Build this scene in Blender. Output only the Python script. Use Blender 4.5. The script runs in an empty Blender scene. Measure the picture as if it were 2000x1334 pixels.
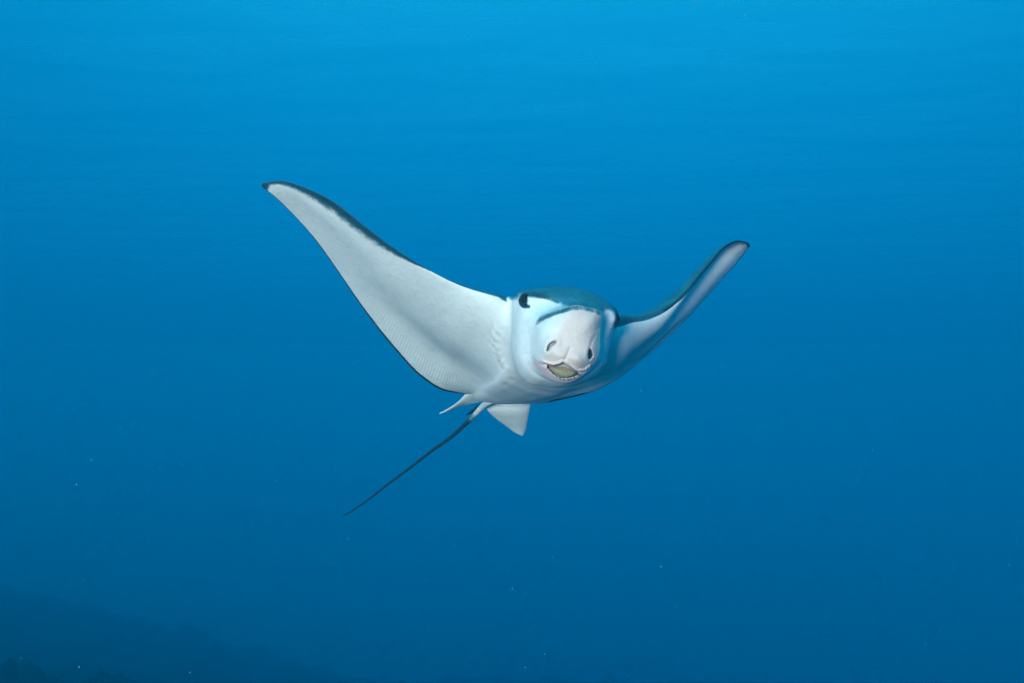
import bpy, math, random
import numpy as np
from mathutils import Vector, Matrix

SC = bpy.context.scene
COL = SC.collection
rng = np.random.default_rng(7)

# ------------------------------------------------------------------ camera
F_PX = 2000.0 * 32.0 / 36.0            # focal length in photograph pixels
CAM_LOC = np.array([0.0, 0.0, 0.0])    # about seven metres below the surface
PITCH = math.radians(3.5)
cam_d = bpy.data.cameras.new("camera")
cam_d.lens = 32.0
cam_d.sensor_width = 36.0
cam_d.clip_start = 0.02
cam_d.clip_end = 2000.0
cam = bpy.data.objects.new("camera", cam_d)
cam.rotation_euler = (math.pi / 2 + PITCH, 0, 0)
cam.location = CAM_LOC
COL.objects.link(cam)
SC.camera = cam
AX_R = np.array([1.0, 0.0, 0.0])
AX_U = np.array([0.0, -math.sin(PITCH), math.cos(PITCH)])
AX_F = np.array([0.0, math.cos(PITCH), math.sin(PITCH)])


def P(u, v, d):
    """photograph pixel + metres along the optical axis -> world position"""
    u = np.asarray(u, float); v = np.asarray(v, float); d = np.asarray(d, float)
    x = (u - 1000.0) / F_PX * d
    y = (667.0 - v) / F_PX * d
    return (CAM_LOC + x[..., None] * AX_R + y[..., None] * AX_U + d[..., None] * AX_F)


def proj(p):
    q = np.asarray(p) - CAM_LOC
    d = q @ AX_F
    return 1000 + (q @ AX_R) / d * F_PX, 667 - (q @ AX_U) / d * F_PX, d


# ------------------------------------------------------------------ world: the light field inside blue water
world = bpy.data.worlds.new("World")
SC.world = world
world.use_nodes = True
nt = world.node_tree
nt.nodes.clear()
N = nt.nodes.new
L = nt.links.new
out = N("ShaderNodeOutputWorld")
bg = N("ShaderNodeBackground")
tc = N("ShaderNodeTexCoord")
dot = N("ShaderNodeVectorMath"); dot.operation = 'DOT_PRODUCT'
up = Vector((0.03, 0.17, 1.0)).normalized()
dot.inputs[1].default_value = up
L(tc.outputs["Generated"], dot.inputs[0])
mr = N("ShaderNodeMapRange")
mr.inputs["From Min"].default_value = -1.0
mr.inputs["From Max"].default_value = 1.0
L(dot.outputs["Value"], mr.inputs["Value"])
ramp = N("ShaderNodeValToRGB")
ramp.color_ramp.interpolation = 'B_SPLINE'
els = ramp.color_ramp.elements
stops = [(0.0, (0.000, 0.035, 0.095)), (0.36, (0.000, 0.046, 0.128)), (0.50, (0.000, 0.285, 0.740)),
         (0.58, (0.000, 0.335, 0.830)), (0.66, (0.000, 0.330, 0.80)), (0.76, (0.000, 0.36, 0.78)),
         (0.88, (0.02, 0.74, 1.22)), (1.0, (0.05, 1.0, 1.5))]
while len(els) > 1:
    els.remove(els[0])
els[0].position = stops[0][0]; els[0].color = (*stops[0][1], 1)
for p_, c_ in stops[1:]:
    e = els.new(p_); e.color = (*c_, 1)
L(mr.outputs["Result"], ramp.inputs["Fac"])
L(ramp.outputs["Color"], bg.inputs["Color"])
# the water is brightest towards the high sun ahead
lobe = N("ShaderNodeVectorMath"); lobe.operation = 'DOT_PRODUCT'
lobe.inputs[1].default_value = Vector((0.07, 0.86, 0.55)).normalized()
L(tc.outputs["Generated"], lobe.inputs[0])
lmr = N("ShaderNodeMapRange"); lmr.interpolation_type = 'SMOOTHERSTEP'
lmr.inputs["From Min"].default_value = 0.70; lmr.inputs["From Max"].default_value = 1.0
lmr.inputs["To Min"].default_value = 0.93; lmr.inputs["To Max"].default_value = 1.22
L(lobe.outputs["Value"], lmr.inputs["Value"])
L(lmr.outputs["Result"], bg.inputs["Strength"])
L(bg.outputs["Background"], out.inputs["Surface"])

# ------------------------------------------------------------------ sun lamp standing in for the camera strobe
sun_d = bpy.data.lights.new("sun", 'SUN')
sun_d.energy = 4.2
sun_d.angle = math.radians(11.0)
sun_d.color = (0.88, 1.0, 0.95)
sun = bpy.data.objects.new("sun", sun_d)
to_light = (-0.27 * AX_R + 0.075 * AX_U - 0.96 * AX_F)
sun.rotation_euler = Vector(to_light).to_track_quat('Z', 'Y').to_euler()
sun.location = (-3, -3, 4)
COL.objects.link(sun)

SC.view_settings.view_transform = 'Standard'
SC.view_settings.look = 'None'
SC.view_settings.exposure = 0.0
SC.view_settings.gamma = 1.0
SC.render.engine = 'CYCLES'
SC.cycles.use_denoising = True
SC.cycles.volume_bounces = 4
SC.cycles.max_bounces = 8


# ------------------------------------------------------------------ helpers
def tag(o, label=None, cat=None, group=None, kind=None):
    if label: o["label"] = label
    if cat: o["category"] = cat
    if group: o["group"] = group
    if kind: o["kind"] = kind
    return o


def pchip(x, y, xi):
    """monotone cubic interpolation; y may have trailing dims"""
    x = np.asarray(x, float); y = np.asarray(y, float)
    h = np.diff(x)
    hs = h.reshape((-1,) + (1,) * (y.ndim - 1))
    dl = np.diff(y, axis=0) / hs
    m = np.zeros_like(y)
    a, b = dl[:-1], dl[1:]
    w1 = 2 * hs[1:] + hs[:-1]; w2 = hs[1:] + 2 * hs[:-1]
    same = (a * b) > 0
    with np.errstate(divide='ignore', invalid='ignore'):
        hm = (w1 + w2) / (w1 / a + w2 / b)
    m[1:-1] = np.where(same, hm, 0.0)
    m[0] = dl[0]; m[-1] = dl[-1]
    xi = np.asarray(xi, float)
    k = np.clip(np.searchsorted(x, xi, side='right') - 1, 0, len(x) - 2)
    t = ((xi - x[k]) / h[k]).reshape((-1,) + (1,) * (y.ndim - 1))
    hk = h[k].reshape(t.shape)
    return ((2 * t**3 - 3 * t**2 + 1) * y[k] + (t**3 - 2 * t**2 + t) * hk * m[k]
            + (-2 * t**3 + 3 * t**2) * y[k + 1] + (t**3 - t**2) * hk * m[k + 1])


def catmull(x, y, xi):
    x = np.asarray(x, float); y = np.asarray(y, float)
    m = np.gradient(y, x, axis=0)
    h = np.diff(x)
    k = np.clip(np.searchsorted(x, xi, side='right') - 1, 0, len(x) - 2)
    sh = (-1,) + (1,) * (y.ndim - 1)
    t = ((xi - x[k]) / h[k]).reshape(sh); hk = h[k].reshape(sh)
    return ((2 * t**3 - 3 * t**2 + 1) * y[k] + (t**3 - 2 * t**2 + t) * hk * m[k]
            + (-2 * t**3 + 3 * t**2) * y[k + 1] + (t**3 - t**2) * hk * m[k + 1])


def smooth(a, b, x):
    t = np.clip((x - a) / (b - a), 0, 1)
    return t * t * (3 - 2 * t)


def gauss(u, v, cu, cv, ru, rv, ang=0.0):
    c, s = math.cos(ang), math.sin(ang)
    du, dv = u - cu, v - cv
    a = (du * c + dv * s) / ru; b = (-du * s + dv * c) / rv
    return np.exp(-(a * a + b * b))


def poly_sd(u, v, poly):
    """signed distance in pixels, negative inside"""
    pts = np.asarray(poly, float)
    d = np.full(u.shape, 1e9); ins = np.zeros(u.shape, bool)
    for i in range(len(pts)):
        a = pts[i]; b = pts[(i + 1) % len(pts)]
        e = b - a
        t = np.clip(((u - a[0]) * e[0] + (v - a[1]) * e[1]) / (e @ e), 0, 1)
        d = np.minimum(d, np.hypot(u - a[0] - t * e[0], v - a[1] - t * e[1]))
        if a[1] != b[1]:
            c = ((a[1] > v) != (b[1] > v)) & (u < (b[0] - a[0]) * (v - a[1]) / (b[1] - a[1]) + a[0])
            ins ^= c
    return np.where(ins, -d, d)


def line_d(u, v, pts):
    pts = np.asarray(pts, float)
    d = np.full(u.shape, 1e9)
    for a, b in zip(pts[:-1], pts[1:]):
        e = b - a
        t = np.clip(((u - a[0]) * e[0] + (v - a[1]) * e[1]) / (e @ e), 0, 1)
        d = np.minimum(d, np.hypot(u - a[0] - t * e[0], v - a[1] - t * e[1]))
    return d


def grid_faces(n, m, wrap_m=True):
    """quads of an n x m vertex grid"""
    i = np.arange(n - 1)[:, None]; j = np.arange(m if wrap_m else m - 1)[None, :]
    j2 = (j + 1) % m
    a = i * m + j; b = i * m + j2; c = (i + 1) * m + j2; d = (i + 1) * m + j
    return np.stack([a, b, c, d], -1).reshape(-1, 4).tolist()


ATTRS = ("dark", "pink", "flap", "span", "speck", "gum", "ink")


def mesh_obj(name, verts, faces, attrs=None, mat=None, smooth_shade=True):
    me = bpy.data.meshes.new(name)
    me.from_pydata(np.asarray(verts).tolist(), [], faces)
    if attrs is not None:
        for k in ATTRS:
            a = me.attributes.new(k, 'FLOAT', 'POINT')
            v = attrs.get(k)
            if v is not None:
                a.data.foreach_set("value", np.asarray(v, np.float32).ravel())
    me.validate()
    if smooth_shade:
        me.polygons.foreach_set("use_smooth", [True] * len(me.polygons))
    me.update()
    o = bpy.data.objects.new(name, me)
    if mat: me.materials.append(mat)
    COL.objects.link(o)
    return o


# ------------------------------------------------------------------ materials
def new_mat(name):
    m = bpy.data.materials.new(name); m.use_nodes = True
    t = m.node_tree; t.nodes.clear()
    return m, t, t.nodes.new, t.links.new


def skin_material():
    m, t, N, L = new_mat("ray_skin")
    o = N("ShaderNodeOutputMaterial"); b = N("ShaderNodeBsdfPrincipled")
    L(b.outputs[0], o.inputs[0])

    def attr(n):
        a = N("ShaderNodeAttribute"); a.attribute_name = n; return a.outputs["Fac"]

    def math_(op, a, b_=None, clamp=False):
        n = N("ShaderNodeMath"); n.operation = op; n.use_clamp = clamp
        for i, x in enumerate((a, b_)):
            if x is None: continue
            if isinstance(x, (int, float)): n.inputs[i].default_value = x
            else: L(x, n.inputs[i])
        return n.outputs[0]

    def mix(f, a, b_):
        n = N("ShaderNodeMix"); n.data_type = 'RGBA'
        if isinstance(f, (int, float)): n.inputs[0].default_value = f
        else: L(f, n.inputs[0])
        for i, x in ((6, a), (7, b_)):
            if isinstance(x, tuple): n.inputs[i].default_value = (*x, 1)
            else: L(x, n.inputs[i])
        return n.outputs[2]

    tcn = N("ShaderNodeTexCoord")

    def noise(scale, det=3.0, rough=0.55):
        n = N("ShaderNodeTexNoise"); n.inputs["Scale"].default_value = scale
        n.inputs["Detail"].default_value = det; n.inputs["Roughness"].default_value = rough
        L(tcn.outputs["Object"], n.inputs["Vector"]); return n.outputs["Fac"]

    n_fine, n_mid, n_big = noise(260, 3), noise(70, 4, 0.6), noise(11, 4, 0.6)
    # belly: white with faint cool mottling
    mott = N("ShaderNodeMapRange"); L(n_big, mott.inputs[0])
    mott.inputs[1].default_value = 0.35; mott.inputs[2].default_value = 0.7
    white = mix(mott.outputs[0], (0.83, 0.86, 0.845), (0.72, 0.765, 0.76))
    mm = N("ShaderNodeMapRange"); L(n_mid, mm.inputs[0]); mm.inputs[1].default_value = 0.5; mm.inputs[2].default_value = 0.8
    white = mix(math_('MULTIPLY', mm.outputs[0], 0.5), white, (0.58, 0.63, 0.65))
    # pink snout and gums; snout tone also carries the nearer strobe's warmth
    pk = mix(n_mid, (0.74, 0.61, 0.565), (0.68, 0.56, 0.52))
    sp = N("ShaderNodeMapRange"); L(noise(380, 2), sp.inputs[0]); sp.inputs[1].default_value = 0.59; sp.inputs[2].default_value = 0.68
    pk = mix(math_('MULTIPLY', sp.outputs[0], math_('ADD', 0.15, attr("speck"))), pk, (0.34, 0.25, 0.15))
    c = mix(attr("pink"), white, pk)
    c = mix(attr("gum"), c, (0.74, 0.57, 0.60))
    # dark back, ragged border
    blo = N("ShaderNodeMapRange"); L(math_('ADD', math_('MULTIPLY', n_mid, 0.5), math_('MULTIPLY', n_big, 0.5)), blo.inputs[0])
    blo.inputs[1].default_value = 0.38; blo.inputs[2].default_value = 0.62
    dk = mix(blo.outputs[0], (0.012, 0.125, 0.190), (0.038, 0.225, 0.310))
    rag = math_('ADD', attr("dark"), math_('MULTIPLY', math_('SUBTRACT', n_mid, 0.5), 0.8))
    rag = math_('ADD', rag, math_('MULTIPLY', math_('SUBTRACT', n_fine, 0.5), 0.7))
    dm = N("ShaderNodeMapRange"); dm.interpolation_type = 'SMOOTHSTEP'
    L(rag, dm.inputs[0]); dm.inputs[1].default_value = 0.12; dm.inputs[2].default_value = 0.88
    c = mix(dm.outputs[0], c, dk)
    c = mix(math_('MULTIPLY', attr("ink"), dm.outputs[0]), c, (0.012, 0.026, 0.034))
    L(c, b.inputs["Base Color"])
    b.inputs["Roughness"].default_value = 0.5
    b.inputs["Specular IOR Level"].default_value = 0.18
    # fin-ray striations on the hind margin + skin grain
    ph = math_('MULTIPLY', attr("span"), 6.2832)
    st = math_('SINE', math_('ADD', ph, math_('ADD', math_('MULTIPLY', n_big, 9.0), math_('MULTIPLY', n_mid, 2.5))))
    h = math_('MULTIPLY', math_('MULTIPLY', st, attr("flap")), 0.00022)
    h = math_('ADD', h, math_('MULTIPLY', n_fine, 0.0006))
    h = math_('ADD', h, math_('MULTIPLY', n_mid, 0.0013))
    bp = N("ShaderNodeBump"); bp.inputs["Strength"].default_value = 0.9; bp.inputs["Distance"].default_value = 1.0
    L(h, bp.inputs["Height"]); L(bp.outputs[0], b.inputs["Normal"])
    return m


def plain(name, col, rough=0.5, spec=0.3, col2=None, scale=60):
    m, t, N, L = new_mat(name)
    o = N("ShaderNodeOutputMaterial"); b = N("ShaderNodeBsdfPrincipled"); L(b.outputs[0], o.inputs[0])
    b.inputs["Roughness"].default_value = rough; b.inputs["Specular IOR Level"].default_value = spec
    n = N("ShaderNodeTexNoise"); n.inputs["Scale"].default_value = scale; n.inputs["Detail"].default_value = 4
    tcn = N("ShaderNodeTexCoord"); L(tcn.outputs["Object"], n.inputs["Vector"])
    x = N("ShaderNodeMix"); x.data_type = 'RGBA'; L(n.outputs["Fac"], x.inputs[0])
    x.inputs[6].default_value = (*col, 1); x.inputs[7].default_value = (*(col2 or col), 1)
    L(x.outputs[2], b.inputs["Base Color"])
    return m


SKIN = skin_material()

# ------------------------------------------------------------------ sea surface seen from below
def build_surface():
    n = 150
    g = np.linspace(-1, 1, n)
    xs = np.sign(g) * np.abs(g) ** 1.8 * 150; ys = 60 + 90 * g
    X, Y = np.meshgrid(xs, ys, indexing='ij')
    Z = np.full_like(X, 8.6)
    r2 = np.random.default_rng(3)
    fade = np.clip(1 - np.hypot(X, Y - 12) / 140, 0, 1)
    for k in range(14):
        lam = r2.uniform(2.0, 8.0); a = r2.normal(0.25, 0.55)
        Z += fade * 0.0035 * lam * np.sin((X * math.sin(a) + Y * math.cos(a)) * 2 * math.pi / lam + r2.uniform(0, 6.3))
    V = np.stack([X, Y, Z], -1).reshape(-1, 3)
    m, t, N, L = new_mat("water_surface")
    o = N("ShaderNodeOutputMaterial"); mx = N("ShaderNodeMixShader")
    tr = N("ShaderNodeBsdfTransparent"); tr.inputs[0].default_value = (0.92, 0.97, 1, 1)
    gl = N("ShaderNodeBsdfGlossy"); gl.inputs["Roughness"].default_value = 0.4
    gl.inputs["Color"].default_value = (0.9, 0.95, 1, 1)
    lw = N("ShaderNodeLayerWeight"); lw.inputs[0].default_value = 0.35
    nz = N("ShaderNodeTexNoise"); nz.inputs["Scale"].default_value = 0.42; nz.inputs["Detail"].default_value = 1.5
    geo = N("ShaderNodeNewGeometry"); mp = N("ShaderNodeMapping"); mp.inputs["Scale"].default_value = (0.45, 1.0, 1.0); mp.inputs["Rotation"].default_value = (0, 0, 0.25)
    L(geo.outputs["Position"], mp.inputs[0]); L(mp.outputs[0], nz.inputs["Vector"])
    bp = N("ShaderNodeBump"); bp.inputs["Distance"].default_value = 0.6; bp.inputs["Strength"].default_value = 0.55
    L(nz.outputs["Fac"], bp.inputs["Height"])
    L(bp.outputs[0], gl.inputs["Normal"]); L(bp.outputs[0], lw.inputs["Normal"])
    mul = N("ShaderNodeMath"); mul.operation = 'MULTIPLY'; mul.inputs[1].default_value = 0.55
    L(lw.outputs["Facing"], mul.inputs[0])
    L(mul.outputs[0], mx.inputs[0]); L(tr.outputs[0], mx.inputs[1]); L(gl.outputs[0], mx.inputs[2])
    L(mx.outputs[0], o.inputs[0])
    ob = mesh_obj("water_surface", V, grid_faces(n, n, False), mat=m)
    tag(ob, kind="structure")


build_surface()

# ------------------------------------------------------------------ reef slope, lower left, half lost in the blue
def build_reef():
    """sea bed: deep floor that climbs to a rocky spur on the left"""
    n = 230
    Y = (-1.0 + 76.0 * np.linspace(0, 1, n) ** 1.35)[:, None]
    a = np.concatenate([np.linspace(-0.68, -0.44, 24, endpoint=False), np.linspace(-0.44, -0.08, 170, endpoint=False), np.linspace(-0.08, 0.68, 46)])[None, :]
    k = a.shape[1]
    X = a * (Y + 12.0); Y = Y + 0 * X
    az = np.clip(X / np.maximum(Y, 4.0), -0.95, 0.8)
    r2 = np.random.default_rng(11)
    tn = -(0.328 - 0.118 * smooth(14, 70, Y)) - (az + 0.56) * 0.26
    spur = np.where(Y > 16, tn * Y, tn * 16 - (16 - Y) * 0.75)
    floor = -24.0 + 1.2 * np.sin(X * 0.11 + 1) * np.cos(Y * 0.09)
    Z = 0.5 * (spur + floor + np.sqrt((spur - floor) ** 2 + 4.0))
    for i in range(420):
        cy = r2.uniform(12, 65); cx = r2.uniform(-0.8, -0.16) * cy
        r = r2.uniform(0.15, 0.75)
        q = np.clip(1 - ((X - cx) ** 2 + (Y - cy) ** 2) / r ** 2, 0, 1)
        Z = Z + r * r2.uniform(0.3, 0.8) * q ** 0.7
    for i in range(12):
        lam = r2.uniform(0.6, 5); an = r2.uniform(0, 6.3)
        Z = Z + 0.05 * lam * np.sin((X * math.cos(an) + Y * math.sin(an)) * 6.28 / lam + r2.uniform(0, 6))
    Z += r2.normal(0, 0.035, Z.shape)
    V = np.stack([X, Y, Z], -1).reshape(-1, 3)
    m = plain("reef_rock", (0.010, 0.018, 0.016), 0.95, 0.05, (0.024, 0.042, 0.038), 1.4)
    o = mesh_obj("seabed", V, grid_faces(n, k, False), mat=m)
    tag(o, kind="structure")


build_reef()

# ------------------------------------------------------------------ wing / fin loft
NACA = lambda c: (2.969 * np.sqrt(np.clip(c, 0, 1)) - 1.26 * c - 3.516 * c**2 + 2.843 * c**3 - 1.036 * c**4)


def loft(sections, n_span, n_ch, edge, camber, vent, dors, spline=pchip):
    """sections: (LE uvd, TE uvd, half thickness).  Returns grid [span, around, 3] plus chord, side, span params"""
    S = np.array([[*s[0], *s[1], s[2]] for s in sections], float)
    le, te, ht = P(S[:, 0], S[:, 1], S[:, 2]), P(S[:, 3], S[:, 4], S[:, 5]), S[:, 6]
    mid = 0.5 * (le + te)
    key = np.concatenate([[0], np.cumsum(np.linalg.norm(np.diff(mid, axis=0), axis=1))])
    q = np.linspace(0, key[-1], n_span)
    data = np.concatenate([le, te, ht[:, None]], 1)
    R = spline(key, data, q)
    LE, TE, HT = R[:, 0:3], R[:, 3:6], np.maximum(R[:, 6], 0.0008)
    idx = np.interp(q, key, np.arange(len(sections)))
    CH = TE - LE
    sp = np.gradient(0.5 * LE + 0.5 * TE, axis=0)
    nv = np.cross(CH, sp); nv /= np.linalg.norm(nv, axis=1)[:, None]
    for _ in range(6):
        nv[1:-1] = 0.25 * nv[:-2] + 0.5 * nv[1:-1] + 0.25 * nv[2:]
    nv /= np.linalg.norm(nv, axis=1)[:, None]
    th = np.linspace(0, 2 * math.pi, n_ch, endpoint=False)      # 0 = TE, pi = LE ; first half ventral
    c = 0.5 * (1 + np.cos(th)); side = np.where(th < math.pi, 1.0, -1.0)
    side = np.sin(th) / np.maximum(np.abs(np.sin(th)), 1e-6) * (np.abs(np.sin(th)) > 1e-6)
    C = c[None, :]; I = idx[:, None]
    t = NACA(C) * HT[:, None]
    t = t + edge * np.sqrt(np.clip(np.abs(np.sin(th)), 0, 1))[None, :] * smooth(0, 0.1, C)
    off = np.where(side[None, :] > 0, t * vent(I, C), -t * dors(I, C)) * np.abs(side)[None, :] + camber(I, C)
    pts = LE[:, None, :] + C[..., None] * CH[:, None, :] + off[..., None] * nv[:, None, :]
    return pts, np.broadcast_to(C, off.shape), np.broadcast_to(side[None, :], off.shape), np.broadcast_to(I, off.shape), q


def close_loft(pts):
    n, m, _ = pts.shape
    V = pts.reshape(-1, 3)
    V = np.vstack([V, pts[0].mean(0), pts[-1].mean(0)])
    F = grid_faces(n, m, True)
    a, b = n * m, n * m + 1
    F += [[a, (j + 1) % m, j] for j in range(m)]
    F += [[b, (n - 1) * m + j, (n - 1) * m + (j + 1) % m] for j in range(m)]
    return V, [f[::-1] for f in F]


def ext(x):
    """per-vertex value grid -> with the two cap vertices"""
    x = np.asarray(x)
    return np.concatenate([x.ravel(), [x[0].mean(), x[-1].mean()]])


WS = [  # image-left tip -> body -> image-right tip
    ((513, 357.5, 2.115), (511, 364, 2.120), .0015),
    ((543, 353.5, 2.090), (530, 379.5, 2.135), .004),
    ((585, 362.5, 2.070), (564, 411, 2.180), .006),
    ((648, 391, 2.060), (614, 466.5, 2.250), .009),
    ((711, 439, 2.065), (660.6, 531.6, 2.350), .013),
    ((774, 486.5, 2.080), (709, 603, 2.450), .018),
    ((837, 525, 2.100), (770, 682, 2.570), .026),
    ((892, 552, 2.120), (825, 740, 2.680), .037),
    ((936, 567, 2.135), (868, 765, 2.755), .050),
    ((975, 577, 2.150), (898, 769.5, 2.805), .068),
    ((1012, 592, 2.180), (916, 771, 2.845), .086),
    ((1055, 612, 2.220), (929, 781, 2.875), .098),
    ((1105, 632, 2.270), (948, 786, 2.900), .100),
    ((1160, 640, 2.320), (992, 789, 2.940), .092),
    ((1208, 634, 2.365), (1040, 790, 2.975), .068),
    ((1232, 628, 2.405), (1100, 780, 2.990), .050),
    ((1256, 626, 2.450), (1154, 766, 3.000), .041),
    ((1278, 620, 2.500), (1208, 739, 3.000), .034),
    ((1300, 609.5, 2.550), (1262, 696.5, 2.990), .028),
    ((1321, 594.5, 2.600), (1305, 659, 2.975), .022),
    ((1344, 571, 2.650), (1343, 622, 2.985), .016),
    ((1367, 541, 2.700), (1378, 583, 3.03), .012),
    ((1391, 512, 2.760), (1410, 546, 3.05), .009),
    ((1420, 480, 2.825), (1440, 512, 3.06), .006),
    ((1446, 470.5, 2.875), (1455, 493, 3.02), .004),
    ((1462, 474.5, 2.905), (1465, 480.5, 2.95), .0015),
]
B0, B1 = 10, 14          # body shoulders (section index)


def w_camber(I, C):
    z = 0 * I + 0 * C
    left = smooth(11.2, 7.6, I) * smooth(4.0, 7.6, I)
    z = z - 0.034 * left * np.exp(-((C - 0.68) / 0.20) ** 2)
    z = z + 0.006 * smooth(9.5, 7.0, I) * smooth(0.5, 4, I) * np.exp(-((C - 0.25) / 0.22) ** 2)
    right = smooth(13.6, 17.0, I) * smooth(25.0, 22.0, I)
    z = z - 0.030 * right * np.exp(-((C - 0.33) / 0.22) ** 2) * (1.0)
    z = z - 0.032 * smooth(13.5, 16, I) * smooth(20, 18, I) * np.exp(-((C - 0.80) / 0.09) ** 2)
    return z


def w_vent(I, C):
    body = smooth(5.5, 10.0, I) * smooth(16.5, 13.2, I)
    rr = 0.8 * smooth(13.2, 15.2, I) * smooth(20.5, 17, I) * smooth(0.8, 0.3, C)
    return 0.55 + 0.45 * body + rr + 0.25 * smooth(6.5, 9.5, I) * smooth(12.5, 10.5, I) * smooth(0.7, 0.2, C)


def w_dors(I, C):
    left = smooth(11.5, 9.0, I)
    return 1.05 - 0.75 * left + 0 * C


pts, WC, WSIDE, WI, wq = loft(WS, 360, 200, 0.0011, w_camber, w_vent, w_dors)

# fine relief on the ventral root: gill slits on both sides, belly folds
nrm = np.cross(np.gradient(pts, axis=1), np.gradient(pts, axis=0))
nrm /= np.maximum(np.linalg.norm(nrm, axis=2, keepdims=True), 1e-9)
U, Vv, D = proj(pts)
ventral = (WSIDE > 0)
view = -(pts - CAM_LOC); view /= np.linalg.norm(view, axis=2, keepdims=True)
ref = nrm[180, 50]
sgn = 1.0 if ref @ view[180, 50] > 0 else -1.0
nrm *= sgn                                         # outward on the ventral side
disp = np.zeros_like(U)
GILLS = [((971, 628), (962, 637), (969, 648)), ((966, 645), (957, 655), (966, 664)), ((965, 661), (957, 671), (968, 680)),
         ((969, 677), (962, 686), (973, 695)), ((974, 692), (968, 700), (979, 708)), ((980, 705), (975, 713), (988, 721))]
for g in GILLS:
    q = np.array(g, float)
    tt = np.linspace(0, 1, 9)[:, None]
    cur = (1 - tt) ** 2 * q[0] + 2 * tt * (1 - tt) * (2 * q[1] - 0.5 * (q[0] + q[2])) + tt ** 2 * q[2]
    d = line_d(U, Vv, cur)
    dr = line_d(U, Vv, cur + np.array([4.0, -0.5]))
    disp += np.where(ventral & (WI < 12), -0.0045 * np.exp(-(d / 1.5) ** 2) + 0.0030 * np.exp(-(dr / 3.2) ** 2), 0)
for cur, dep, w in (([(1000, 742), (1040, 762), (1085, 770), (1130, 764)], 0.0034, 5),
                    ([(985, 752), (1030, 775), (1080, 782), (1140, 772)], 0.003, 5),
                    ([(940, 765), (985, 783), (1040, 788), (1090, 782)], 0.0015, 5)):
    disp += np.where(ventral, -dep * np.exp(-(line_d(U, Vv, cur) / w) ** 2), 0)
pts = pts + disp[..., None] * nrm

# pigment
edge_u = np.minimum(WC * 1.0, 1.0)
dark = np.where(WSIDE < 0, 1.0, 0.0)
le_band = 0.0004 + 0.13 * smooth(6.2, 2.6, WI) + 0.20 * smooth(1.4, 0.3, WI)
le_band = np.where(WI > 13, 0.0006 + 0.11 * smooth(19.0, 23.0, WI) + 0.12 * smooth(24, 25, WI), le_band)
dark = np.maximum(dark, np.where(WSIDE >= 0, 1.0 * smooth(le_band * 1.9, le_band * 0.1, WC), 0))
te_band = 0.034 + 0.05 * smooth(2.5, 0.5, WI)
te_band = np.where(WI > 13, 0.026 + 0.06 * smooth(21, 24, WI), te_band)
te_ok = np.where((WI > 9.6) & (WI < 14.5), 0, 1)
dark = np.maximum(dark, te_ok * smooth(1 - te_band * 1.2, 1 - te_band * 0.35, WC))
dark = np.maximum(dark, smooth(0.85, 0.35, WI)); dark = np.maximum(dark, smooth(24.45, 24.8, WI))
ink = np.where(WSIDE >= 0, 0.75 * dark ** 1.5, smooth(0.03, 0.0, WC)) * np.where((WI > 7.5) & (WI < 18), 0.5, 1.0)
ink = np.maximum(ink, te_ok * smooth(0.955, 0.985, WC))
flap = np.where(WSIDE > 0, smooth(0.74, 0.84, WC) * smooth(0.995, 0.95, WC), 0) * smooth(3, 6.5, WI) * smooth(23, 19, WI)
flap = flap * np.where((WI > 9.4) & (WI < 14.6), 0, 1)
spanv = np.broadcast_to((wq * 105.0)[:, None], WC.shape)
V, Fc = close_loft(pts)
wing = mesh_obj("wings", V, Fc, {"dark": ext(dark), "flap": ext(flap), "span": ext(spanv), "ink": ext(ink)})

# ------------------------------------------------------------------ head: closed rings from the snout face back into the body
OC = (1110.0, 668.0)
NT = 300
TH = np.linspace(-math.pi, math.pi, NT, endpoint=False)


def ring(ctrl):
    a = np.array(ctrl, float)
    ang = np.arctan2(a[:, 1] - OC[1], a[:, 0] - OC[0]); r = np.hypot(a[:, 0] - OC[0], a[:, 1] - OC[1])
    o = np.argsort(ang); ang, r, d = ang[o], r[o], a[o, 2]
    A = np.concatenate([ang[-3:] - 2 * math.pi, ang, ang[:3] + 2 * math.pi])
    Y = np.stack([np.concatenate([r[-3:], r, r[:3]]), np.concatenate([d[-3:], d, d[:3]])], 1)
    q = pchip(A, Y, TH)
    k = np.array([0.25, 0.5, 0.25])
    for _ in range(3):
        q = 0.25 * np.roll(q, 1, 0) + 0.5 * q + 0.25 * np.roll(q, -1, 0)
    return OC[0] + q[:, 0] * np.cos(TH), OC[1] + q[:, 0] * np.sin(TH), q[:, 1]


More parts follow.
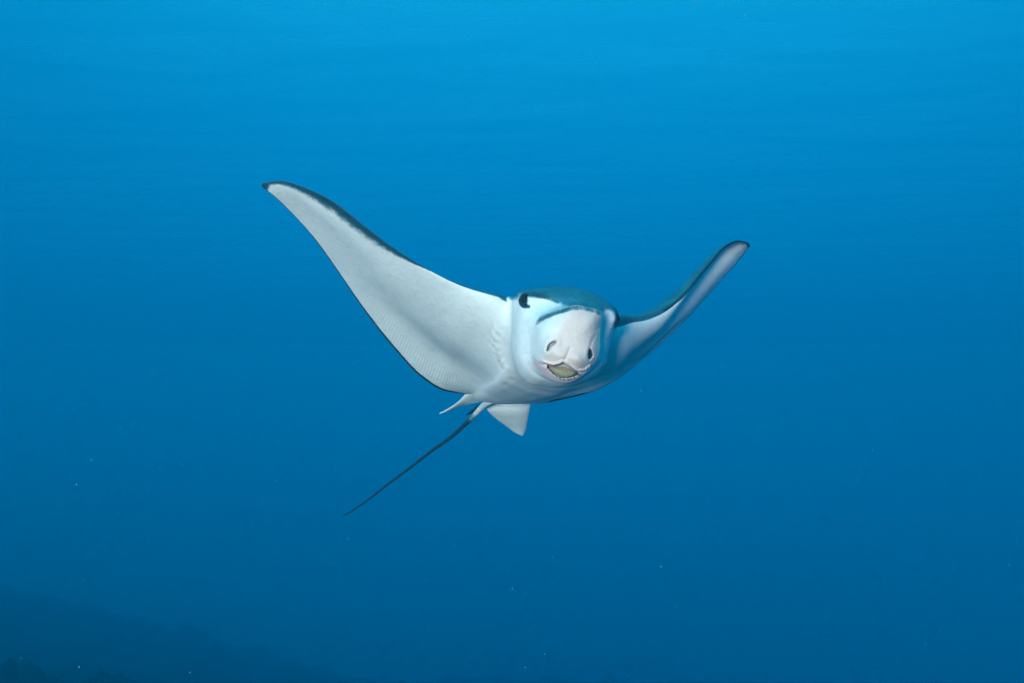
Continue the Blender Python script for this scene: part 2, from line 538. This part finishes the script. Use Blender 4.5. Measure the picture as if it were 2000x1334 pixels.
RA = ring([  # edge of the snout face: rim on top, cheeks at the sides, lower jaw
    (1044, 634, 2.006), (1055.5, 622, 1.990), (1070, 613.5, 1.972), (1087, 606.5, 1.962), (1100, 602, 1.957), (1115, 597.5, 1.953),
    (1133, 596, 1.955), (1147, 600, 1.960), (1160, 603, 1.967), (1170, 607, 1.975), (1175, 616, 1.985), (1174.5, 628, 1.992),
    (1173, 641, 1.995), (1172, 666, 1.995), (1171, 686, 1.995), (1168, 699, 1.995), (1158, 714, 1.995), (1145, 728, 1.998),
    (1132, 738, 2.000), (1118, 745, 2.000), (1101, 747.5, 2.000), (1085, 744, 2.000), (1068, 737, 2.005), (1053, 726, 2.012),
    (1042, 712, 2.018), (1038.5, 700, 2.022), (1039, 685, 2.023), (1039, 667, 2.021), (1040, 648, 2.015)])
RB = ring([  # the fold just behind that edge
    (1039, 629, 2.018), (1053, 616, 2.020), (1068, 608, 2.022), (1086, 601, 2.022), (1100, 597, 2.024), (1115, 594.5, 2.030),
    (1133, 594, 2.035), (1148, 597.5, 2.040), (1162, 600, 2.045), (1173, 604, 2.050), (1177, 614, 2.055), (1176, 628, 2.060),
    (1174, 641, 2.060), (1173, 666, 2.060), (1172, 686, 2.060), (1170, 700, 2.060), (1160, 716, 2.060), (1147, 730.5, 2.055),
    (1134, 741, 2.050), (1119, 749, 2.045), (1101, 752, 2.042), (1083, 749, 2.040), (1064, 741, 2.040), (1047, 729, 2.040),
    (1036, 714, 2.034), (1032, 700, 2.032), (1032, 685, 2.031), (1032, 667, 2.029), (1033, 648, 2.025)])
RC = ring([  # brow, eyes, cheeks, throat
    (1014, 606, 2.075), (1018, 590, 2.078), (1030, 578, 2.080), (1050, 573, 2.080), (1075, 571, 2.082), (1100, 571, 2.088), (1130, 575, 2.095), (1155, 582, 2.100),
    (1180, 594, 2.108), (1196, 606, 2.115), (1202, 619, 2.120), (1200, 632, 2.120), (1192, 648, 2.115), (1186, 668, 2.110),
    (1182, 690, 2.110), (1176, 712, 2.110), (1162, 728, 2.105), (1145, 741, 2.100), (1120, 752, 2.098), (1095, 755, 2.095), (1068, 750, 2.090),
    (1042, 742, 2.085), (1022, 724, 2.080), (1012, 700, 2.078), (1010, 670, 2.076), (1010, 636, 2.075)])
RD = ring([  # outline of the head against the water
    (1000, 640, 2.155), (999, 606, 2.155), (1000, 581, 2.160), (1012, 571, 2.150), (1034, 565, 2.150), (1060, 561, 2.155), (1095, 559.5, 2.165), (1135, 564.5, 2.170), (1165, 575.5, 2.175),
    (1190, 590, 2.180), (1205, 606, 2.180), (1209, 619, 2.180), (1207, 632, 2.180), (1199, 650, 2.180), (1192, 670, 2.180),
    (1187, 692, 2.180), (1180, 716, 2.180), (1166, 731, 2.180), (1146, 744, 2.180), (1120, 755, 2.175), (1093, 758, 2.170), (1063, 755, 2.165),
    (1034, 750, 2.160), (1012, 730, 2.158), (1001, 702, 2.156), (999, 670, 2.155)])


def shrink(R, k, cu, cv, dd):
    return cu + (R[0] - cu) * k, cv + (R[1] - cv) * k, R[2] + dd


RE = shrink(RD, 0.93, 1098, 655, 0.10)
RF = shrink(RD, 0.74, 1085, 672, 0.20)
RG = shrink(RD, 0.42, 1078, 680, 0.27)
rings_u, rings_v, rings_d, keys = [], [], [], []
d0 = 1.928
for kf in np.linspace(0.012, 1.0, 84):
    rings_u.append(OC[0] + (RA[0] - OC[0]) * kf); rings_v.append(OC[1] + (RA[1] - OC[1]) * kf)
    rings_d.append(d0 + (RA[2] - d0) * (0.35 * kf ** 2 + 0.65 * kf ** 5))
ctrl = [RA, RB, RC, RD, RE, RF, RG]
kc = [0, 1, 2.6, 4, 5.2, 6.4, 7.2]
kk = np.concatenate([np.linspace(0.06, 1, 14), np.linspace(1.06, 4, 56), np.linspace(4.1, 7.2, 26)])
Q = pchip(kc, np.array([np.stack(r, 1) for r in ctrl]), kk)
HU = np.vstack([np.array(rings_u), Q[:, :, 0]]); HV = np.vstack([np.array(rings_v), Q[:, :, 1]]); HD = np.vstack([np.array(rings_d), Q[:, :, 2]])
face = np.zeros_like(HU); face[:84] = 1.0                     # snout face
kf_grid = np.ones_like(HU); kf_grid[:84] = np.linspace(0.012, 1, 84)[:, None]
behind = np.zeros_like(HU); behind[84:] = kk[:, None]

# --- relief of the face (metres; negative = towards the viewer)
NOS_L = [(1067, 685), (1068.5, 677), (1072, 671), (1078, 667), (1083, 665.5), (1087, 666.5), (1086, 670.5), (1081, 674), (1076, 678), (1072, 684), (1069.5, 687)]
NOS_R = [(1152, 680), (1155, 682), (1157, 688), (1158.5, 695), (1156, 699), (1151, 704), (1148.5, 700), (1148, 692), (1149, 685)]
MOUTH = [(1068, 712), (1074, 713.5), (1082, 714), (1090, 712.5), (1098, 708.5), (1104, 710), (1111, 715.5), (1120, 722), (1131, 728), (1130, 733),
         (1120, 736.5), (1108, 739), (1096, 738.5), (1084, 733.5), (1074, 725), (1068.5, 718)]
LIP = [(1044, 698), (1053, 706), (1066, 710.5), (1080, 713), (1090, 711.5), (1099, 707), (1106, 709), (1117, 718), (1130, 725.5), (1143, 724.5), (1153, 716)]
R_ = np.zeros_like(HU)
sl, sr, sm = poly_sd(HU, HV, NOS_L), poly_sd(HU, HV, NOS_R), poly_sd(HU, HV, MOUTH)
R_ += 0.022 * smooth(0.8, -2.2, sl) + 0.022 * smooth(0.8, -2.2, sr) + 0.034 * smooth(0.7, -2.5, sm)
R_ += -0.003 * np.exp(-((sl - 5) / 5.0) ** 2) - 0.0015 * np.exp(-((sr - 4) / 3.5) ** 2)
R_ += -0.010 * gauss(HU, HV, 1092, 693, 19, 13, 0.25) - 0.012 * gauss(HU, HV, 1130, 703, 19, 13, 0.5)
R_ += 0.004 * np.exp(-(line_d(HU, HV, [(1113, 682), (1108, 695), (1102, 706)]) / 4) ** 2)
lipd = line_d(HU, HV, LIP)
LIPP = LIP + [(1175, 690), (1175, 590), (1040, 590), (1036, 690)]
above = poly_sd(HU, HV, LIPP) < 0                                   # above the upper lip
R_ += np.where(above, -0.0075 * np.exp(-(lipd / 4.5) ** 2) - 0.0022 * np.sin(HU * 1.5 + HV * 0.6) * smooth(5, 1, lipd), 0.007 * smooth(7, 0, lipd) * (sm > 0))   # curtain overhangs the jaw
R_ += np.where(above, 0.0022 * np.exp(-((lipd - 6) / 1.6) ** 2), 0)
R_ += 0.004 * np.exp(-(line_d(HU, HV, [(1040, 698), (1050, 695), (1060, 690), (1066, 686)]) / 2.2) ** 2)
# left flank of the snout falls away, ridge from rim to nostril
R_ += 0.016 * smooth(0, 26, -( (HU - 1058) * 0.85 + (HV - 690) * 0.53)) * 0 + 0.0 * HU
R_ += -0.003 * np.exp(-(line_d(HU, HV, [(1110, 610), (1080, 655), (1064, 683)]) / 11) ** 2)
# right flank groove beside the nostril
R_ += 0.0025 * np.exp(-(line_d(HU, HV, [(1163, 655), (1156, 668), (1152, 680)]) / 3) ** 2)
R_ *= np.where(face > 0, 1, 0)
# cheek and brow relief behind the rim
BR = np.zeros_like(HU)
BR += -0.010 * gauss(HU, HV, 1026, 584, 13, 16) - 0.008 * gauss(HU, HV, 1202, 622, 9, 16)
BR += 0.004 * np.exp(-((np.hypot((HU - 1024.5) / 0.75, HV - 585.0) - 13) / 2.2) ** 2)
BR += 0.006 * gauss(HU, HV, 1062, 592, 22, 9, -0.3)
R_ += np.where((face == 0) & (np.sin(TH)[None, :] > 0.25), 0.007 * np.exp(-((behind - 0.75) / 0.5) ** 2), 0)
R_ += np.where(face > 0, 0, BR * smooth(0.9, 1.4, behind) * smooth(4.2, 3.4, behind))
HD = HD + R_
ri = np.arange(HU.shape[0])[:, None] - 88.0
flank = smooth(0.95, 0.35, np.abs(np.abs(np.arctan2(HV - OC[1], HU - OC[0])) - math.pi)) * np.where(ri < 0, np.exp(-(ri / 15.0) ** 2), np.exp(-(ri / 26.0) ** 2))
for _ in range(260):
    for A_ in (HU, HV, HD):
        a_ = 0.5 * A_[1:-1] + 0.25 * (A_[:-2] + A_[2:])
        A_[1:-1] += flank[1:-1] * (a_ - A_[1:-1])
hp = P(HU, HV, HD)
nh, mh = HU.shape
HV_ = hp.reshape(-1, 3)
tip = P(OC[0], OC[1], d0); back = P(1078, 680, 2.45)
Vh = np.vstack([HV_, tip, back])
Fh = grid_faces(nh, mh, True)
Fh += [[nh * mh, (j + 1) % mh, j] for j in range(mh)]
Fh += [[nh * mh + 1, (nh - 1) * mh + j, (nh - 1) * mh + (j + 1) % mh] for j in range(mh)]

# --- pigment of the head, plus shade painted into nostrils and mouth
TOP = [(985, 540), (985, 582), (1000, 587), (1012, 586), (1017, 577), (1026, 575.5), (1036, 580), (1050, 580.5), (1060, 582), (1069, 587), (1080, 586),
       (1090, 591), (1098, 598), (1112, 602), (1135, 602), (1160, 606), (1176, 611), (1188, 607), (1196, 609.5), (1201, 616), (1201.5, 624), (1197, 633), (1196, 642), (1204, 646), (1225, 630), (1225, 540)]
sdt = poly_sd(HU, HV, TOP)
hd = smooth(8.5, -8.5, sdt + 2.0)
hd = np.where(face > 0, 0, hd)
hd = np.where(behind > 3.9, np.where(np.sin(TH)[None, :] < np.where(np.cos(TH)[None, :] < 0, -0.66, -0.30), 1, hd), hd)
STR = [(1043, 635), (1056, 623.5), (1071, 616), (1087, 610.5), (1100, 606.5), (1111, 603)]
stw = line_d(HU, HV, STR)
hd = np.maximum(hd, np.where(face > 0, 0, 0.85 * smooth(9, 2, line_d(HU, HV, [(1028, 574), (1045, 576), (1060, 578), (1075, 582), (1090, 588)]))))
hd = np.maximum(hd, np.where(face > 0, 0, 0.9 * smooth(5, 1.5, line_d(HU, HV, [(1015, 586), (1017, 594), (1023, 599), (1033, 599)]))))
hd = np.maximum(hd, np.where((behind < 1.3), 0.80 * smooth(8.5, 1.0, stw) * smooth(1038, 1056, HU), 0))
rim = [(1108, 604), (1120, 601), (1135, 600), (1150, 603.5), (1166, 607.5), (1172, 612)]
hd = np.maximum(hd, np.where(face > 0, 0.62 * smooth(9.0, 2.0, line_d(HU, HV, rim)), 0))
hd = np.maximum(hd, np.where(face > 0, np.maximum(0.6 * smooth(0.2, -2.5, sl), 0.85 * smooth(0.5, -2.0, sr)), 0))  # nostril hollows darkened in the colour, as painted shade
orb = np.hypot((HU - 1024.5) / 0.8, HV - 586.5)
hd = np.maximum(hd, np.where(face > 0, 0, smooth(17, 11, orb) * smooth(1034, 1026, HU + 0 * HV) * 0.9))
gums = np.zeros_like(HU)
for (a, b) in ((1080, 727), (1087, 732), (1094, 736), (1101, 738), (1110, 738.5), (1115, 737.5), (1122, 735)):
    hd = np.maximum(hd, np.where(face > 0, 0.85 * gauss(HU, HV, a, b + 2.5, 1.7, 3.4, -0.5), 0))
hd = np.maximum(hd, np.where(face > 0, 0.75 * gauss(HU, HV, 1129, 731, 6.5, 3.2, 0.5) + 0.7 * gauss(HU, HV, 1069.5, 718, 2.0, 5.0, 0.5), 0))
hd = np.maximum(hd, np.where(face > 0, 0.25 * smooth(-1.0, -4.0, sm), 0))  # painted shade inside the mouth hollow
jaw = np.where(face > 0, (~above) * smooth(0, 3, lipd), 0) * smooth(-2.5, 0.5, sm)
pink = np.where(face > 0, smooth(-16, 26, (HU - 1066) * 0.80 + (HV - 672) * 0.42), 0)
pink = np.maximum(pink, jaw) * smooth(1.02, 0.9, kf_grid + 0.0 * HU)
pad = lambda x: np.concatenate([x.ravel(), [x[0].mean(), x[-1].mean()]])
hink = np.where(face > 0, 0.35, 0) + np.where(face > 0, 0.4 * smooth(0.2, -2.5, sr), 0)  # second term deepens the shade painted in the right nostril
hink = np.maximum(hink, np.where(face > 0, 0, np.maximum(smooth(20, 12, orb), 0.8 * gauss(HU, HV, 1050, 577, 24, 7, 0.12))))
hink = np.maximum(hink, np.where(face > 0, 0, 0.9 * gauss(HU, HV, 1203, 620, 9, 20, 0.2)))
hink = np.clip(hink, 0, 1)
spk = np.where(face > 0, 0.55 * gauss(HU, HV, 1130, 652, 26, 20), 0)
head = mesh_obj("head", Vh, Fh, {"ink": pad(hink), "speck": pad(spk), "dark": pad(hd), "pink": pad(pink), "gum": pad(jaw * 0.8)})


# ------------------------------------------------------------------ tail, pelvic fins, small back fin
def tube(name, path, radii, n=220, m=14, dark=None, flat=1.0):
    a = np.array(path, float)
    p = P(a[:, 0], a[:, 1], a[:, 2])
    key = np.concatenate([[0], np.cumsum(np.linalg.norm(np.diff(p, axis=0), axis=1))])
    q = np.linspace(0, key[-1], n)
    c = catmull(key, p, q); r = np.interp(q, np.linspace(0, key[-1], len(radii)), radii)
    t = np.gradient(c, axis=0); t /= np.linalg.norm(t, axis=1)[:, None]
    e1 = np.cross(t, np.array([0, 0, 1.0])); e1 /= np.linalg.norm(e1, axis=1)[:, None]
    e2 = np.cross(t, e1)
    th = np.linspace(0, 2 * math.pi, m, endpoint=False)
    pts = c[:, None, :] + r[:, None, None] * (np.cos(th)[None, :, None] * e1[:, None, :] + flat * np.sin(th)[None, :, None] * e2[:, None, :])
    V, F = close_loft(pts)
    dk = np.broadcast_to(dark(q / key[-1])[:, None], (n, m))
    return mesh_obj(name, V, F, {"dark": ext(dk), "ink": ext(0.85 * smooth(0.4, 1.0, dk))})


tail = tube("tail", [(962, 780, 2.80), (940, 796.4, 2.92), (921, 816.7, 3.00), (903, 833.9, 3.08), (883, 852, 3.18), (842, 881.4, 3.36), (802, 912.8, 3.56),
                     (761, 943, 3.78), (721, 974.5, 4.02), (690.6, 995.8, 4.22), (679, 1003.3, 4.30), (670.5, 1006, 4.36)],
            [0.012, 0.0085, 0.0068, 0.0062, 0.0058, 0.0055, 0.0052, 0.005, 0.0047, 0.0043, 0.0036, 0.0028], dark=lambda s: 0.30 + 0.70 * smooth(0.07, 0.16, s))
zero = lambda I, C: 0 * I + 0 * C
one = lambda I, C: 1 + 0 * I + 0 * C


def fin(name, secs, darkv, n=70, m=60, cam_=zero, stri=1.0, edge_dark=0.0):
    pts, C, S, I, q = loft(secs, n, m, 0.0008, cam_, one, one)
    V, F = close_loft(pts)
    dk = darkv + edge_dark * smooth(0.93, 0.99, C)
    return mesh_obj(name, V, F, {"dark": ext(dk), "flap": ext(stri * smooth(0.2, 0.6, C)), "span": ext(np.broadcast_to((I * 5.0 + C * 3.0), C.shape)), "ink": ext(0 * C + (0.9 if darkv > 0.5 else 0))})


fin_r = fin("fin_a", [((1037, 784, 2.955), (944, 786, 2.915), .008), ((1035, 797, 2.975), (950, 798, 2.935), .006), ((1031.5, 816, 3.03), (966, 815, 3.00), .004),
                      ((1028.5, 834, 3.10), (990, 833, 3.08), .003), ((1026, 844, 3.135), (1006, 844.5, 3.12), .002), ((1024, 847.5, 3.15), (1014, 847.8, 3.14), .001)], 0.0,
            cam_=lambda I, C: 0.006 * np.sin(C * 3.1))
fin_l = fin("fin_b", [((918, 763, 2.80), (946, 782, 2.90), .009), ((909, 770, 2.85), (928, 787, 2.93), .007), ((898, 782, 2.90), (910, 791.5, 2.98), .004),
                      ((884, 793.3, 2.96), (890, 797.5, 3.02), .003), ((870, 801.5, 3.02), (873, 804.5, 3.05), .002), ((858.5, 807.2, 3.07), (859, 808.5, 3.08), .001)], 0.0)
fin_d = fin("fin_c", [((932, 791, 2.93), (941, 797, 2.95), .004), ((925, 798, 2.96), (931, 803.5, 2.985), .003), ((917, 804.8, 2.99), (920, 808, 3.01), .002),
                      ((909.5, 810.2, 3.02), (910.5, 811, 3.02), .001)], 1.0, stri=0)


# ------------------------------------------------------------------ fuse everything into one continuous skin
def boolean_union(base, other):
    md = base.modifiers.new("u", 'BOOLEAN')
    md.operation = 'UNION'; md.object = other
    best = None
    for solver in ('MANIFOLD', 'EXACT'):
        try:
            md.solver = solver
        except TypeError:
            continue
        dg = bpy.context.evaluated_depsgraph_get(); dg.update()
        me = bpy.data.meshes.new_from_object(base.evaluated_get(dg))
        if len(me.vertices) > 0.7 * (len(base.data.vertices)):
            best = me; break
    base.modifiers.clear()
    if best is None:
        best = base.data
    base.data = best
    bpy.data.objects.remove(other)
    return base


SEAM_ITER = 160
# marker so that the seam between the pieces can be found after the union
for ob, val in ((wing, 0.0), (head, 1.0), (tail, 2.0), (fin_r, 3.0), (fin_l, 4.0), (fin_d, 5.0)):
    a = ob.data.attributes.new("piece", 'FLOAT', 'POINT')
    a.data.foreach_set("value", np.full(len(ob.data.vertices), val, np.float32))
body = wing
for ob in (head, tail, fin_r, fin_l, fin_d):
    n0 = len(body.data.vertices)
    boolean_union(body, ob)
    print("union", n0, "->", len(body.data.vertices))
me = body.data
nv_ = len(me.vertices)
co = np.empty(nv_ * 3, np.float64); me.vertices.foreach_get("co", co); co = co.reshape(-1, 3)
ed = np.empty(len(me.edges) * 2, np.int64); me.edges.foreach_get("vertices", ed); ed = ed.reshape(-1, 2)
pc = np.empty(nv_, np.float32); me.attributes["piece"].data.foreach_get("value", pc)
hmask = np.abs(pc - 1.0) < 0.01
seam = np.zeros(nv_)
cross = hmask[ed[:, 0]] != hmask[ed[:, 1]]
wmask = (pc < 0.01)
cross &= (wmask[ed[:, 0]] | wmask[ed[:, 1]])
sv = np.unique(ed[cross])
seam_pts = co[sv]
dist = np.full(nv_, 1e9)
if len(seam_pts):
    sub = seam_pts[:: max(1, len(seam_pts) // 600)]
    for i in range(0, nv_, 20000):
        dd = np.linalg.norm(co[i:i + 20000, None, :] - sub[None, :, :], axis=2)
        dist[i:i + 20000] = dd.min(1)
w = smooth(0.032, 0.006, dist)
su, sv_, sd_ = proj(co)
sel = np.where(w > 0)[0]
near = np.zeros(nv_, bool); near[sel] = True
e_ = ed[near[ed[:, 0]] | near[ed[:, 1]]]
ids = np.unique(e_); loc = np.full(nv_, -1); loc[ids] = np.arange(len(ids))
ei, ej = loc[e_[:, 0]], loc[e_[:, 1]]
cl = co[ids]; wl = w[ids][:, None] * 0.6
deg = (np.bincount(ei, minlength=len(ids)) + np.bincount(ej, minlength=len(ids))).astype(float)
for _ in range(SEAM_ITER):
    acc = np.stack([np.bincount(ei, cl[ej, k], len(ids)) + np.bincount(ej, cl[ei, k], len(ids)) for k in range(3)], 1)
    cl = cl + wl * (acc / deg[:, None] - cl)
co[ids] = cl
me.vertices.foreach_set("co", co.astype(np.float32).ravel())
me.polygons.foreach_set("use_smooth", [True] * len(me.polygons))
me.materials.clear(); me.materials.append(SKIN)
me.update()

ray = bpy.data.objects.new("eagle_ray", None)
ray.empty_display_size = 0.2
base_pt = P(1010, 700, 2.5)
ray.location = base_pt
COL.objects.link(ray)
tag(ray, "white-bellied eagle ray with dark back and whip tail gliding through open blue water", "ray")


def adopt(o, parent):
    o.parent = parent
    o.matrix_parent_inverse = Matrix.Translation(-Vector(parent.location)) if parent.parent is None else Matrix()


body.name = "body"; body.data.name = "body"
adopt(body, ray)


# ------------------------------------------------------------------ eyes
def ellipsoid(name, c, ax, mat, parent, n=24, m=32):
    th = np.linspace(0, math.pi, n)[:, None]; ph = np.linspace(0, 2 * math.pi, m, endpoint=False)[None, :]
    p = (np.sin(th) * np.cos(ph))[..., None] * ax[0] + (np.sin(th) * np.sin(ph))[..., None] * ax[1] + (np.cos(th) + 0 * ph)[..., None] * ax[2]
    o = mesh_obj(name, (c + p).reshape(-1, 3), grid_faces(n, m, True), mat=mat)
    adopt(o, parent)
    return o


EYE = plain("eye_dark", (0.006, 0.010, 0.014), 0.6, 0.12, (0.02, 0.03, 0.04), 300)
PUP = plain("pupil_black", (0.004, 0.005, 0.006), 0.45, 0.15)
ce = P(1024.5, 584.5, 2.074)
e = ellipsoid("eye", ce, (0.0078 * AX_R, 0.0135 * AX_U, -0.0135 * AX_F), EYE, ray)
o = ellipsoid("pupil", P(1025.0, 584.5, 2.0615), (0.0034 * AX_R, 0.0068 * AX_U, -0.0022 * AX_F), PUP, ray)
o.parent = e; o.matrix_parent_inverse = Matrix()
ce = P(1202.5, 623, 2.128)
e2 = ellipsoid("eye", ce, (0.0085 * AX_R, 0.0125 * AX_U, -0.0105 * AX_F), EYE, ray)
o = ellipsoid("pupil", P(1208.0, 622.5, 2.122), (0.0028 * AX_R, 0.0062 * AX_U, -0.006 * AX_F), PUP, ray)
o.parent = e2; o.matrix_parent_inverse = Matrix()

# ------------------------------------------------------------------ tooth plate inside the open mouth
TOOTH = plain("tooth_plate", (0.20, 0.18, 0.115), 0.5, 0.15, (0.30, 0.27, 0.185), 110)
outl = np.array([(1072, 715.5), (1080, 715), (1090, 713.5), (1098, 710.5), (1106, 714), (1115, 720), (1124, 727), (1119, 733), (1108, 736.5), (1097, 736), (1086, 731), (1077, 723)], float)
cen = outl.mean(0)
outl = cen + (outl - cen) * 1.06
rows, cols = [], len(outl) * 4
closed = np.vstack([outl, outl[:1]])
tq = np.linspace(0, len(outl), cols, endpoint=False)
ou = np.interp(tq, np.arange(len(outl) + 1), closed[:, 0]); ov = np.interp(tq, np.arange(len(outl) + 1), closed[:, 1])
vs, zs = [], []
for k, dz in ((0.02, 0.0), (0.3, 0.0008), (0.6, 0.003), (0.85, 0.006), (1.0, 0.011), (0.9, 0.02), (0.02, 0.021)):
    uu = cen[0] + (ou - cen[0]) * k; vv = cen[1] + (ov - cen[1]) * k
    rid = 0.0010 * np.sin((vv - 0.35 * (uu - 1098)) * 1.5) * (dz < 0.01)
    vs.append(P(uu, vv, 1.968 + dz + rid + (vv - 724) * -0.0004))
vs = np.array(vs)
tp = mesh_obj("tooth_plate", vs.reshape(-1, 3), grid_faces(len(vs), cols, True), mat=TOOTH)
adopt(tp, ray)

# ------------------------------------------------------------------ drifting specks in the water
def build_snow():
    n = 1800
    V, F = [], []
    tet = np.array([(1, 1, 1), (1, -1, -1), (-1, 1, -1), (-1, -1, 1)], float) / 1.7
    d = rng.uniform(0.7, 4.5, n)
    x = rng.uniform(-0.85, 0.85, n) * d; z = rng.uniform(-0.6, 0.6, n) * d
    s = np.clip(rng.lognormal(math.log(0.00035), 0.45, n), 0.0002, 0.0008)
    for i in range(n):
        c = CAM_LOC + x[i] * AX_R + z[i] * AX_U + d[i] * AX_F
        k = len(V)
        V += (c + tet * s[i] * rng.uniform(0.6, 1.3, (4, 1))).tolist()
        F += [[k, k + 1, k + 2], [k, k + 3, k + 1], [k, k + 2, k + 3], [k + 1, k + 3, k + 2]]
    o = mesh_obj("drifting_specks", V, F, mat=plain("speck", (0.45, 0.47, 0.42), 0.9, 0.1))
    tag(o, "tiny pale specks drifting in the blue water", "specks", kind="stuff")


build_snow()

# ------------------------------------------------------------------ the water itself: even blue haze round everything
def build_haze():
    x0, x1, y0, y1, z0, z1 = -64, 64, -2.5, 78, -32.0, 7.2
    V = [(x, y, z) for x in (x0, x1) for y in (y0, y1) for z in (z0, z1)]
    F = [[0, 1, 3, 2], [4, 6, 7, 5], [0, 4, 5, 1], [2, 3, 7, 6], [0, 2, 6, 4], [1, 5, 7, 3]]
    m, t, N, L = new_mat("blue_water_volume")
    o = N("ShaderNodeOutputMaterial"); pv = N("ShaderNodeVolumePrincipled")
    pv.inputs["Color"].default_value = (0.0, 0.61, 0.835, 1)
    pv.inputs["Density"].default_value = 0.042
    pv.inputs["Anisotropy"].default_value = 0.78
    pv.inputs["Absorption Color"].default_value = (0.10, 0.06, 0.0, 1)
    L(pv.outputs[0], o.inputs["Volume"])
    ob = mesh_obj("haze", V, F, mat=m, smooth_shade=False)
    tag(ob, kind="stuff", label="clear blue sea water fading everything into the distance", cat="water")


build_haze()
